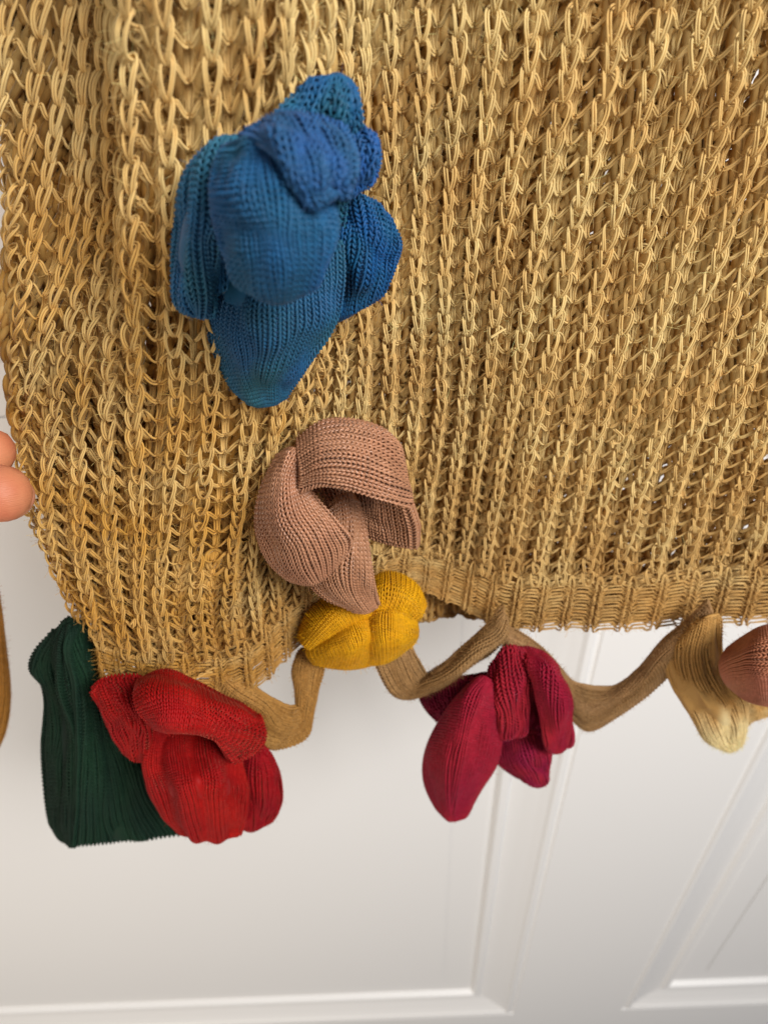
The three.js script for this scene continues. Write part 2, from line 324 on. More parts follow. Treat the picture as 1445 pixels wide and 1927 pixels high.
// ------------------------------------------------------------------ fabric patches: knitted, padded sheets through traced points
function spline1(arr, t) {        // open Catmull-Rom through vectors
  const n = arr.length, x = clamp(t, 0, 1) * (n - 1), i = Math.min(n - 2, Math.floor(x)), f = x - i;
  const g = (j) => (j < 0 ? arr[0].clone().multiplyScalar(2).sub(arr[1]) : j >= n ? arr[n - 1].clone().multiplyScalar(2).sub(arr[n - 2]) : arr[j]);
  const p0 = g(i - 1), p1 = arr[i], p2 = arr[i + 1], p3 = g(i + 2), f2 = f * f, f3 = f2 * f;
  const r = new THREE.Vector3();
  for (const c of ['x', 'y', 'z']) r[c] = 0.5 * (2 * p1[c] + (p2[c] - p0[c]) * f + (2 * p0[c] - 5 * p1[c] + 4 * p2[c] - p3[c]) * f2 + (3 * p1[c] - p0[c] - 3 * p2[c] + p3[c]) * f3);
  return r;
}
// rows: list of lists of [px, py, depth in mm]; o: T padding (mm), pitch stitch width (mm), color(a, b, out), turn: wales run across
function patch(name, rows, o, material, parent) {
  let hm = 0, hn = 0; for (const r of rows) for (const q of r) { hm += q[2]; hn++; } hm /= hn; const rel = o.relief ?? 0.55;
  const jt = o.jit ?? 1.5, ctl = rows.map((r) => r.map(([x, y, h]) => P(x + rr(-jt, jt), y + rr(-jt, jt), (hm + (h - hm) * rel) / 1000)));
  const S = (a, b) => spline1(ctl.map((r) => spline1(r, a)), b);
  const NU = 44, NV = 44;
  const flat = table(S, 0, 1, NU, 0, 1, NV, EYE);
  const len = (dir) => { let s = 0; for (let q = 0; q < 20; q++) { const a = dir ? S(0.5, q / 20) : S(q / 20, 0.5), b = dir ? S(0.5, (q + 1) / 20) : S((q + 1) / 20, 0.5); s += a.distanceTo(b); } return s; };
  let La = 0, Lb = len(1); for (const b of [0.15, 0.5, 0.85]) { let s = 0; for (let q = 0; q < 12; q++) s += S(q / 12, b).distanceTo(S((q + 1) / 12, b)); La = Math.max(La, s); }
  const T = o.T / 1000, ed = (o.round ?? 1.6) * T;
  const nz = rr(0, 50), bump = (o.bump ?? 0.5) / 1000;
  const creased = (a, b) => { let s = 0; for (const [a0, b0, a1, b1, dp, w] of o.crease) { const ux = (a1 - a0) * La, uy = (b1 - b0) * Lb, px = (a - a0) * La, py = (b - b0) * Lb, t = clamp((px * ux + py * uy) / (ux * ux + uy * uy), 0, 1), d = Math.hypot(px - ux * t, py - uy * t) * 1000 / w; s += dp / 1000 * Math.exp(-d * d) * smooth(0, 0.15, t) * smooth(1, 0.85, t); } return s; };
  const dome = (a, b) => { const d = Math.min(Math.min(a, 1 - a) * La, Math.min(b, 1 - b) * Lb), m = 1 - Math.min(d / ed, 1); return T * Math.sqrt(Math.max(0, 1 - m * m)) + (bump * (noise(a * 2.6 + nz, b * 2.6) + 0.5 * noise(a * 6, b * 5 + nz)) + (o.flute ? o.flute[1] / 1000 * Math.sin(a * o.flute[0] * 6.283 + 2.5 * noise(b * 1.5 + nz, a)) : 0)) * smooth(0, 1, d / (2 * ed)) - (o.crease ? creased(a, b) : 0); };
  const tmp = new Float64Array(6), col = [0, 0, 0];
  const surf = (sgn, sink) => table((a, b) => { flat.at(a, b, tmp); const d = (dome(a, b) - (sink ? 0.0003 : 0)) * sgn; return new THREE.Vector3(tmp[0] + tmp[3] * d, tmp[1] + tmp[4] * d, tmp[2] + tmp[5] * d); }, 0, 1, NU, 0, 1, NV);
  const B = new Buf();
  const fix = (t, want) => { let s = 0; for (let q = 0; q < t.n.length; q++) s += t.n[q] * flat.n[q]; if (s * want < 0) for (let q = 0; q < t.n.length; q++) t.n[q] *= -1; return t; };
  const top = fix(surf(1), 1), bot = fix(surf(-1), -1);
  for (const t of [fix(surf(1, true), 1), fix(surf(-1, true), -1)]) {
    B.room((NU + 1) * (NV + 1), NU * NV * 2); const k0 = B.np;
    for (let j = 0; j <= NV; j++) for (let i = 0; i <= NU; i++) { const q = (j * (NU + 1) + i) * 3; o.color(i / NU, j / NV, col); B.v(t.p[q], t.p[q + 1], t.p[q + 2], t.n[q], t.n[q + 1], t.n[q + 2], col[0] * 0.9, col[1] * 0.9, col[2] * 0.9); }  // backing slightly darkened: shade between the stitches put into its colour
    let w = 0; for (let j = 4; j < NV; j += 8) for (let i = 4; i < NU; i += 8) { const q = (j * (NU + 1) + i) * 3, e = q + 3, g = q + (NU + 1) * 3, x = t.p, ax = x[e] - x[q], ay = x[e + 1] - x[q + 1], az = x[e + 2] - x[q + 2], bx = x[g] - x[q], by = x[g + 1] - x[q + 1], bz = x[g + 2] - x[q + 2]; w += (ay * bz - az * by) * t.n[q] + (az * bx - ax * bz) * t.n[q + 1] + (ax * by - ay * bx) * t.n[q + 2]; }
    for (let j = 0; j < NV; j++) for (let i = 0; i < NU; i++) { const a = k0 + j * (NU + 1) + i, b = a + 1, c = a + NU + 1, d = c + 1; if (w > 0) { B.t(a, b, c); B.t(b, d, c); } else { B.t(a, c, b); B.t(b, c, d); } }
  }
  const pitch = o.pitch / 1000, [Lu, Lv] = o.turn ? [Lb, La] : [La, Lb];
  const nu = Math.max(3, Math.round(Lu / pitch)), nv = Math.max(3, Math.round(Lv / (pitch * (o.rowp ?? 0.66)))), R = pitch * (o.yr ?? 0.185), D = pitch * 0.26;
  for (const t of o.both ? [top, bot] : [top]) for (let j = 0; j <= nv; j++) {
    const m = nu * 8, pts = new Float64Array((m + 1) * 3), cl = new Float64Array((m + 1) * 3);
    let f = 1, hw = 1;
    for (let q = 0; q <= m; q++) {
      if (q % 8 === 0) { f = 1 + rr(-.13, .13); hw = 1 + rr(-.12, .12); }
      const th = q / 8 * Math.PI * 2, s2 = Math.sin(th);
      const u = clamp((q / 8 + 0.26 * Math.sin(2 * th)) / nu, 0, 1), v = clamp((j + 0.8 * hw * Math.cos(th)) / nv, 0, 1);
      const [a, b] = o.turn ? [v, u] : [u, v];
      t.at(a, b, tmp); const d = D * 2 * s2 * s2 + R * 0.15;
      pts[q * 3] = tmp[0] + tmp[3] * d; pts[q * 3 + 1] = tmp[1] + tmp[4] * d; pts[q * 3 + 2] = tmp[2] + tmp[5] * d;
      o.color(a, b, col); for (let c = 0; c < 3; c++) cl[q * 3 + c] = col[c] * f;
    }
    B.tube(pts, R, 4, cl);
    const nh = (o.fuzz ?? 0.1) * nu; for (let h = 0; h < nh; h++) if (rnd() < nh - h) { const q = Math.floor(rnd() * m); t.at(clamp(q / m, 0, 1), j / nv, tmp); const cn = []; cn[q * 3] = tmp[3] * 2; cn[q * 3 + 1] = tmp[4] * 2; cn[q * 3 + 2] = tmp[5] * 2; hair(B, pts, cn, cl, q, 0.0022); }
  }
  { // the edge, rolled and bound off
    const m = 160, pts = new Float64Array((m + 1) * 3), cl = new Float64Array((m + 1) * 3), rad = new Float64Array(m + 1);
    for (let q = 0; q <= m; q++) {
      const s4 = (q % m) / m * 4, e = Math.floor(s4), f = s4 - e, a = e === 0 ? f : e === 1 ? 1 : e === 2 ? 1 - f : 0, b = e === 0 ? 0 : e === 1 ? f : e === 2 ? 1 : 1 - f;
      flat.at(a, b, tmp); pts.set([tmp[0], tmp[1], tmp[2]], q * 3); o.color(a, b, col); cl.set(col, q * 3); rad[q] = (R * 1.5 + 0.0001) * (1 + 0.3 * noise(q * 0.9, nz));
    }
    B.tube(pts, rad, 6, cl);
  }
  return B.mesh(name, material, parent);
}
const dyed = (base, alt, sc = 3, amt = 0.5) => { const s = rr(0, 100); return (a, b, out) => { const w = clamp(0.5 + 1.1 * noise(a * sc + s, b * sc, s), 0, 1) * amt; for (let i = 0; i < 3; i++) out[i] = mix(base[i], alt[i], w); return out; }; };

// ---- blue flower
{
  const f = thing('knit_flower', 'large blue knitted flower in the upper left of the garment', 'knit flower', 'knitted flowers sewn to the garment');
  const mat = clothMat(0.5, 0.35, [0.25, 0.4, 0.9], 0.5), pitch = 1.8, c = () => dyed(lin(30, 86, 136), lin(34, 90, 112), 3, 0.9);
  const o = (x = {}) => ({ T: 1.0, relief: 0.75, bump: 2.4, pitch, color: c(), ...x });
  patch('petal', [[[604, 166, 36], [632, 150, 36], [658, 160, 34]], [[552, 192, 40], [615, 195, 42], [672, 212, 36]], [[505, 238, 42], [590, 258, 44], [676, 268, 36]]], o(), mat, f);
  patch('petal', [[[638, 238, 34], [672, 238, 34], [700, 264, 30]], [[640, 290, 42], [682, 290, 40], [706, 302, 32]], [[615, 352, 40], [655, 364, 38], [692, 338, 32]]], o({ color: dyed(lin(36, 86, 150), lin(30, 80, 120), 4, 0.8) }), mat, f);
  patch('petal', [[[630, 392, 28], [668, 374, 26], [714, 408, 24]], [[632, 455, 28], [690, 440, 34], [744, 452, 22]], [[636, 520, 26], [680, 510, 32], [737, 492, 22]], [[630, 600, 22], [665, 584, 24], [712, 547, 20]]], o({ color: dyed(lin(22, 80, 136), lin(26, 84, 118), 4, 0.8) }), mat, f);
  patch('petal', [[[403, 286, 40], [430, 270, 48], [470, 262, 50]], [[362, 338, 40], [385, 328, 52], [418, 318, 50]], [[340, 420, 40], [368, 410, 54], [403, 398, 48]], [[335, 485, 40], [360, 480, 52], [402, 470, 44]], [[343, 550, 40], [365, 545, 48], [398, 535, 42]], [[362, 578, 38], [378, 588, 40], [400, 590, 38]]], o({ color: dyed(lin(38, 92, 136), lin(42, 96, 116), 3, 0.9) }), mat, f);
  patch('petal', [[[413, 480, 34], [510, 500, 42], [642, 455, 34]], [[394, 560, 34], [500, 575, 52], [643, 540, 38]], [[404, 630, 32], [500, 640, 52], [622, 615, 38]], [[430, 702, 32], [490, 705, 44], [572, 685, 36]], [[475, 750, 32], [502, 758, 34], [534, 742, 32]]], o({ color: dyed(lin(34, 84, 124), lin(38, 88, 104), 3, 1) }), mat, f);
  patch('petal', [[[432, 286, 54], [490, 268, 62], [560, 320, 64]], [[415, 340, 54], [500, 345, 74], [604, 370, 64]], [[420, 410, 56], [510, 420, 80], [622, 420, 64]], [[440, 475, 60], [520, 487, 78], [608, 470, 64]], [[474, 530, 62], [521, 556, 66], [572, 526, 62]]], o({ T: 1.6, color: dyed(lin(28, 86, 138), lin(36, 90, 114), 2.5, 0.8) }), mat, f);
  patch('petal', [[[455, 262, 56], [540, 226, 52], [642, 243, 44]], [[500, 278, 70], [575, 275, 70], [662, 300, 54]], [[545, 325, 78], [590, 338, 78], [652, 345, 60]], [[580, 376, 76], [610, 372, 74], [642, 356, 60]]], o({ T: 1.2, color: dyed(lin(40, 88, 142), lin(36, 84, 120), 5, 0.8) }), mat, f);
  patch('flower_centre', [[[415, 300, 38], [540, 290, 38], [650, 300, 30]], [[385, 420, 42], [530, 430, 38], [640, 430, 28]], [[380, 555, 45], [480, 525, 36], [600, 510, 26]]], o({ pitch: 2 }), mat, f);
}
// ---- dusty pink flower
{
  const f = thing('knit_flower', 'dusty pink knitted flower with a hollow cup above the yellow bud', 'knit flower', 'knitted flowers sewn to the garment');
  const mat = clothMat(0.3, 0.3, [0.9, 0.65, 0.5], 0.9), c = () => dyed(lin(182, 132, 100), lin(164, 114, 86), 3, 0.8);
  const o = (x = {}) => ({ T: 1.0, bump: 1.0, pitch: 2.2, color: c(), ...x });
  patch('petal', [[[562, 838, 20], [605, 804, 18], [655, 798, 16], [710, 812, 16], [744, 842, 16]], [[568, 852, 32], [610, 830, 36], [660, 826, 38], [715, 840, 36], [754, 885, 28]], [[572, 885, 42], [615, 868, 48], [665, 870, 52], [718, 890, 50], [762, 920, 36]], [[568, 922, 44], [612, 910, 52], [660, 915, 56], [715, 934, 54], [772, 952, 40]]], o({ turn: true }), mat, f);
  patch('petal', [[[672, 925, 22], [720, 920, 26], [774, 942, 38]], [[676, 965, 22], [725, 975, 24], [787, 985, 36]], [[680, 1003, 20], [735, 1018, 24], [785, 1028, 32]]], o({ T: 1, color: dyed(lin(174, 126, 94), lin(158, 110, 80), 3, 0.8) }), mat, f);
  patch('cup', [[[566, 910, 12], [620, 900, 12], [690, 905, 12]], [[590, 950, 14], [640, 950, 12], [690, 960, 12]], [[620, 985, 16], [650, 990, 14], [690, 1000, 12]]], o({ T: 1, color: c() }), mat, f);
  patch('petal', [[[622, 955, 30], [650, 930, 28], [668, 945, 24]], [[630, 1000, 34], [655, 1000, 36], [679, 1000, 28]], [[588, 1080, 30], [650, 1065, 42], [693, 1070, 34]], [[612, 1117, 32], [660, 1110, 40], [701, 1105, 34]], [[668, 1140, 34], [690, 1146, 34], [707, 1136, 32]]], o({ color: dyed(lin(174, 126, 94), lin(158, 110, 80), 3, 0.8) }), mat, f);
  patch('petal', [[[536, 856, 26], [553, 850, 32], [569, 866, 32]], [[503, 910, 24], [535, 905, 42], [562, 905, 38]], [[489, 975, 26], [535, 970, 50], [592, 940, 42]], [[496, 1020, 28], [560, 1015, 52], [632, 985, 44]], [[514, 1057, 28], [575, 1060, 46], [656, 1012, 42]], [[552, 1085, 30], [592, 1088, 36], [638, 1048, 38]]], o(), mat, f);
}
// ---- yellow bud
{
  const f = thing('knit_bud', 'mustard yellow ribbed bud with crossing seams at the hem', 'knit bud');
  const mat = clothMat(0.6, 0.4, [0.9, 0.7, 0.2], 0.35), c = () => dyed(lin(212, 156, 14), lin(196, 136, 12), 3, 0.8);
  const o = (x = {}) => ({ T: 1.3, relief: 0.55, round: 1.5, pitch: 1.8, rowp: 0.66, yr: 0.2, bump: 0.5, color: c(), fuzz: 0.5, ...x });
  patch('lobe', [[[567, 1202, 12], [588, 1155, 14], [640, 1120, 14], [706, 1097, 14]], [[575, 1212, 24], [610, 1175, 32], [655, 1140, 34], [703, 1125, 30]], [[588, 1219, 20], [630, 1195, 30], [665, 1172, 34], [697, 1154, 30]]], o(), mat, f);
  patch('lobe', [[[702, 1095, 14], [735, 1083, 12], [775, 1102, 10], [793, 1140, 10]], [[702, 1120, 30], [735, 1112, 32], [768, 1128, 26], [788, 1156, 20]], [[700, 1153, 30], [725, 1149, 34], [752, 1154, 30], [777, 1165, 22]]], o(), mat, f);
  patch('lobe', [[[588, 1219, 20], [630, 1195, 30], [665, 1173, 34], [696, 1155, 30]], [[582, 1230, 20], [630, 1220, 36], [668, 1208, 42], [696, 1200, 34]], [[592, 1238, 12], [622, 1248, 16], [658, 1253, 18], [695, 1247, 18]]], o(), mat, f);
  patch('lobe', [[[700, 1155, 30], [725, 1151, 34], [752, 1156, 30], [777, 1167, 22]], [[698, 1200, 34], [728, 1198, 42], [755, 1195, 36], [780, 1190, 20]], [[696, 1247, 18], [725, 1239, 20], [752, 1222, 16], [775, 1202, 12]]], o(), mat, f);
}
// ---- red flower and green leaf
{
  const f = thing('knit_leaf', 'dark green knitted leaf hanging behind the red flower', 'knit leaf');
  const mat = clothMat(0.75, 0.12, [0.2, 0.5, 0.35], 0.3);
  const o = (x = {}) => ({ T: 0.8, relief: 1, yr: 0.2, pitch: 3.1, both: false, bump: 3.4, jit: 4, color: dyed(lin(18, 42, 27), lin(18, 34, 25), 4, 0.9), ...x });
  patch('leaf_half', [[[118, 1190, 16], [130, 1172, 18], [142, 1168, 20]], [[71, 1250, 14], [100, 1238, 18], [128, 1215, 24]], [[90, 1290, 14], [116, 1290, 20], [138, 1285, 26]], [[92, 1360, 12], [122, 1370, 20], [152, 1370, 26]], [[91, 1440, 12], [122, 1445, 20], [152, 1450, 26]], [[102, 1540, 12], [122, 1540, 18], [144, 1540, 22]], [[118, 1570, 14], [130, 1580, 16], [142, 1586, 18]]], o(), mat, f);
  patch('leaf_half', [[[138, 1170, 20], [155, 1172, 20], [178, 1188, 16]], [[127, 1215, 26], [155, 1220, 22], [178, 1240, 16]], [[137, 1285, 28], [165, 1290, 22], [190, 1310, 16]], [[149, 1370, 28], [190, 1375, 20], [232, 1400, 14]], [[149, 1450, 28], [205, 1455, 20], [264, 1440, 14]], [[142, 1540, 24], [215, 1530, 18], [302, 1500, 14]], [[139, 1585, 20], [235, 1580, 16], [338, 1563, 14]]], o({ color: dyed(lin(22, 50, 33), lin(18, 40, 30), 4, 0.9) }), mat, f);
}
{
  const f = thing('knit_flower', 'bright red knitted flower below the lower left corner of the hem', 'knit flower', 'knitted flowers sewn to the garment');
  const mat = clothMat(0.6, 0.3, [0.9, 0.25, 0.15], 0.3), c = () => dyed(lin(160, 19, 15), lin(140, 11, 17), 3, 0.8);
  const o = (x = {}) => ({ T: 1.3, bump: 2.2, pitch: 2.5, fuzz: 0.25, color: c(), ...x });
  patch('petal', [[[178, 1298, 34], [207, 1277, 34], [264, 1275, 36]], [[195, 1324, 36], [235, 1325, 46], [280, 1318, 46]], [[213, 1367, 34], [250, 1365, 46], [284, 1368, 44]], [[236, 1407, 32], [262, 1427, 36], [282, 1420, 38]]], o(), mat, f);
  patch('petal', [[[445, 1420, 30], [480, 1400, 30], [496, 1413, 28]], [[440, 1470, 30], [480, 1460, 40], [520, 1455, 28]], [[448, 1520, 30], [485, 1510, 38], [526, 1502, 28]], [[456, 1549, 30], [480, 1555, 32], [510, 1537, 28]]], o({ color: dyed(lin(150, 14, 22), lin(132, 10, 24), 3, 0.9) }), mat, f);
  patch('petal', [[[285, 1365, 34], [330, 1350, 30], [390, 1360, 30], [440, 1405, 32]], [[275, 1420, 42], [330, 1425, 46], [395, 1430, 46], [452, 1450, 40]], [[289, 1475, 44], [345, 1480, 58], [405, 1480, 56], [458, 1490, 42]], [[313, 1527, 42], [360, 1532, 52], [410, 1532, 50], [458, 1532, 42]], [[338, 1560, 40], [375, 1572, 42], [415, 1574, 42], [450, 1564, 40]]], o({ relief: 0.9, flute: [3.5, 0.9] }), mat, f);
  patch('petal', [[[268, 1290, 38], [310, 1270, 40], [362, 1288, 38], [427, 1323, 34], [484, 1343, 28]], [[264, 1315, 52], [310, 1305, 56], [365, 1322, 56], [430, 1350, 52], [488, 1372, 38]], [[276, 1342, 56], [320, 1340, 62], [370, 1352, 62], [430, 1375, 56], [487, 1402, 42]], [[300, 1362, 54], [330, 1364, 58], [375, 1368, 60], [415, 1390, 56], [435, 1428, 46]]], o({ T: 1.4, relief: 1.1, color: dyed(lin(163, 20, 15), lin(144, 12, 17), 3, 0.8) }), mat, f);
  patch('flower_centre', [[[260, 1300, 22], [350, 1310, 20], [460, 1350, 20]], [[270, 1360, 20], [360, 1370, 18], [460, 1400, 18]], [[290, 1410, 20], [370, 1420, 18], [455, 1440, 18]]], o({ color: dyed(lin(140, 14, 16), lin(120, 10, 14), 3, 0.8) }), mat, f);
}
// ---- crimson flower
{
  const f = thing('knit_flower', 'crimson knitted flower hanging head down from the ribbon trim', 'knit flower', 'knitted flowers sewn to the garment');
  const mat = clothMat(0.6, 0.35, [0.9, 0.25, 0.35], 0.3), c = () => dyed(lin(150, 26, 44), lin(136, 18, 46), 3, 0.8);
  const o = (x = {}) => ({ T: 1.3, bump: 2.0, pitch: 2.6, fuzz: 0.2, color: c(), ...x });
  patch('petal', [[[792, 1308, 4], [850, 1280, 6], [914, 1268, 6]], [[808, 1332, 6], [855, 1315, 12], [908, 1305, 10]], [[828, 1352, 6], [850, 1342, 10], [892, 1332, 10]]], o({ T: 1.5, color: dyed(lin(118, 12, 44), lin(104, 10, 44), 3, 0.8) }), mat, f);
  patch('flower_centre', [[[940, 1250, -4], [990, 1245, -4], [1035, 1280, -4]], [[950, 1330, -4], [1000, 1330, -6], [1035, 1340, -2]], [[932, 1396, 2], [985, 1388, -2], [1032, 1392, 2]]], o({ color: dyed(lin(126, 22, 40), lin(110, 12, 40), 3, 0.8) }), mat, f);
  patch('petal', [[[930, 1395, 4], [975, 1380, 8], [1032, 1372, 6]], [[937, 1427, 6], [985, 1420, 20], [1033, 1410, 10]], [[967, 1452, 8], [1000, 1447, 18], [1028, 1440, 10]], [[1000, 1467, 10], [1014, 1475, 12], [1026, 1462, 10]]], o({ color: dyed(lin(146, 26, 46), lin(130, 18, 56), 4, 0.9) }), mat, f);
  patch('petal', [[[928, 1262, 12], [954, 1222, 10], [985, 1226, 8]], [[924, 1305, 26], [956, 1290, 30], [992, 1280, 20]], [[930, 1345, 28], [960, 1342, 30], [988, 1332, 16]], [[936, 1384, 24], [960, 1382, 24], [984, 1378, 14]]], o({ color: dyed(lin(154, 30, 42), lin(140, 20, 44), 3, 0.9) }), mat, f);
  patch('petal', [[[960, 1224, 10], [1010, 1228, 10], [1050, 1265, 4]], [[1000, 1258, 22], [1036, 1272, 26], [1063, 1310, 8]], [[1021, 1325, 24], [1046, 1328, 28], [1066, 1342, 10]], [[1028, 1370, 22], [1048, 1375, 24], [1064, 1378, 12]], [[1034, 1404, 16], [1046, 1409, 16], [1058, 1400, 12]]], o({ relief: 0.9, color: dyed(lin(152, 28, 42), lin(138, 18, 46), 3, 0.9) }), mat, f);
  patch('petal', [[[892, 1288, 20], [912, 1280, 24], [930, 1298, 20]], [[848, 1340, 18], [885, 1328, 36], [932, 1340, 22]], [[814, 1400, 16], [865, 1395, 40], [936, 1390, 20]], [[803, 1460, 16], [855, 1455, 38], [924, 1440, 18]], [[820, 1507, 16], [852, 1510, 28], [888, 1498, 18]], [[845, 1533, 18], [856, 1538, 20], [867, 1531, 18]]], o({ T: 1.3, relief: 0.75, crease: [[0.45, 0.35, 0.5, 0.95, 1.6, 1.6]] }), mat, f);
  const B = new Buf(), cv = new THREE.CatmullRomCurve3([[1052, 1330, 12], [1068, 1352, 14], [1077, 1385, 14], [1071, 1404, 12], [1058, 1402, 12], [1040, 1393, 12]].map(([x, y, h]) => P(x, y, h / 1000)));
  const ps = cv.getPoints(24), pts = new Float64Array(75), cl = new Float64Array(75); ps.forEach((p, i) => { pts.set([p.x, p.y, p.z], i * 3); cl.set(lin(150, 26, 52), i * 3); });
  B.tube(pts, 0.0012, 6, cl); B.mesh('thread_loop', mat, f);
}
// ---- brown bud at the right
{
  const f = thing('knit_bud', 'brown pink knitted bud at the right end of the hem', 'knit bud');
  const mat = clothMat(0.5, 0.4, [0.9, 0.6, 0.45], 0.4);
  patch('lobe', [[[1380, 1232, 20], [1418, 1204, 22], [1450, 1188, 24], [1510, 1175, 22]], [[1366, 1255, 22], [1410, 1240, 36], [1455, 1230, 42], [1530, 1220, 34]], [[1373, 1274, 20], [1410, 1280, 34], [1455, 1277, 40], [1530, 1270, 32]], [[1400, 1290, 18], [1415, 1305, 24], [1455, 1315, 28], [1510, 1310, 22]]], { T: 3, relief: 0.8, pitch: 2.0, rowp: 0.66, turn: true, color: dyed(lin(176, 116, 84), lin(166, 100, 80), 3, 0.8), fuzz: 0.2 }, mat, f);
}
// ---- ribbon trim: narrow knitted strips looped below the hem, part of the garment
{
  const trim = sub('ribbon_trim', garment), mat = clothMat(0.62, 0.35, [0.75, 0.6, 0.35], 0.45);
  const o = (x = {}) => ({ T: 0.3, relief: 0.45, bump: 1.6, pitch: 2.1, fuzz: 3, color: dyed(lin(162, 124, 76), lin(144, 104, 56), 3, 0.8), ...x });
  patch('trim_loop', [[[392, 1304, 32], [402, 1264, 36], [413, 1236, 32]], [[430, 1333, 34], [440, 1302, 38], [455, 1276, 32]], [[478, 1357, 32], [490, 1330, 34], [502, 1309, 30]], [[490, 1392, 28], [515, 1362, 30], [535, 1325, 26]], [[522, 1404, 26], [545, 1370, 26], [552, 1330, 24]], [[577, 1382, 22], [568, 1355, 22], [559, 1325, 20]], [[592, 1328, 18], [578, 1310, 20], [555, 1290, 16]], [[603, 1275, 14], [580, 1265, 16], [555, 1260, 12]], [[609, 1235, 8], [590, 1222, 10], [568, 1222, 6]]], o({ color: dyed(lin(172, 128, 68), lin(152, 108, 50), 3, 0.8) }), mat, trim);
  patch('trim_loop', [[[703, 1215, 6], [735, 1205, 8], [766, 1200, 4]], [[714, 1255, 8], [748, 1245, 10], [783, 1240, 4]], [[737, 1297, 10], [765, 1280, 12], [797, 1265, 4]], [[765, 1311, 10], [785, 1295, 14], [807, 1272, 6]], [[800, 1298, 10], [815, 1284, 18], [830, 1254, 8]], [[846, 1281, 10], [853, 1262, 20], [862, 1227, 8]], [[892, 1245, 8], [898, 1224, 20], [905, 1189, 8]], [[925, 1221, 6], [935, 1195, 16], [934, 1159, 6]], [[952, 1186, 4], [950, 1165, 10], [946, 1138, 4]]], o({ color: dyed(lin(160, 124, 80), lin(138, 102, 58), 3, 0.8) }), mat, trim);
  patch('trim_loop', [[[948, 1215, 2], [952, 1200, 8], [955, 1180, 2]], [[985, 1242, 4], [992, 1225, 8], [1003, 1209, 2]], [[1030, 1277, 4], [1036, 1262, 8], [1043, 1244, 2]], [[1057, 1312, 4], [1065, 1300, 8], [1073, 1279, 2]], [[1071, 1347, 6], [1085, 1325, 10], [1100, 1289, 4]], [[1105, 1372, 6], [1118, 1335, 10], [1125, 1292, 4]], [[1155, 1349, 6], [1158, 1320, 12], [1160, 1290, 6]], [[1208, 1311, 8], [1205, 1285, 16], [1202, 1256, 8]], [[1258, 1263, 10], [1250, 1237, 20], [1243, 1209, 10]], [[1301, 1221, 10], [1295, 1200, 20], [1289, 1171, 10]], [[1346, 1170, 8], [1340, 1155, 14], [1332, 1130, 6]]], o({ color: dyed(lin(158, 122, 82), lin(138, 104, 62), 3, 0.8) }), mat, trim);
  const tip = dyed(lin(188, 146, 84), lin(164, 120, 62), 4, 0.8), cream = lin(222, 200, 148);
  const tc = (a, b, out) => { tip(a, b, out); const w = smooth(0.52, 0.78, b + 0.12 * noise(a * 5, b * 6, 2)); for (let i = 0; i < 3; i++) out[i] = mix(out[i], cream[i], w); return out; };
  patch('trim_loop', [[[1300, 1188, 12], [1325, 1165, 18], [1352, 1155, 12]], [[1253, 1235, 14], [1310, 1215, 22], [1356, 1215, 12]], [[1261, 1283, 14], [1315, 1265, 22], [1363, 1260, 10]], [[1284, 1321, 12], [1335, 1300, 18], [1381, 1295, 8]], [[1301, 1349, 10], [1350, 1332, 16], [1404, 1312, 8]], [[1321, 1383, 8], [1362, 1365, 14], [1401, 1345, 6]], [[1345, 1404, 8], [1370, 1395, 10], [1397, 1375, 6]], [[1366, 1412, 8], [1380, 1409, 8], [1393, 1399, 6]]], o({ color: tc, bump: 2.4, crease: [[0.3, 0.08, 0.38, 0.55, 1.6, 1.3], [0.62, 0.1, 0.55, 0.5, 1.4, 1.2], [0.7, 0.55, 0.5, 0.9, 1.2, 1.4]] }), mat, trim);
  patch('trim_loop', [[[1392, 1376, 5], [1390, 1345, 9], [1388, 1312, 4]], [[1420, 1352, 5], [1415, 1328, 9], [1410, 1305, 4]], [[1450, 1340, 4], [1450, 1322, 8], [1450, 1306, 4]], [[1500, 1310, 4], [1495, 1295, 8], [1490, 1280, 4]]], o({ color: dyed(cream, lin(188, 146, 84), 3, 1) }), mat, trim);
  // the sleeve's edge hanging at the far left
  patch('sleeve', [[[-90, 1080, -30], [-50, 1080, -26], [-16, 1090, -30]], [[-90, 1180, -30], [-45, 1180, -24], [1, 1190, -30]], [[-90, 1300, -30], [-40, 1300, -24], [14, 1300, -30]], [[-90, 1380, -30], [-50, 1380, -26], [6, 1370, -30]], [[-90, 1440, -30], [-60, 1440, -28], [-20, 1430, -30]]], o({ T: 4, relief: 1, pitch: 3, color: dyed(lin(166, 112, 40), lin(150, 98, 36), 3, 0.8) }), mat, garment);
}

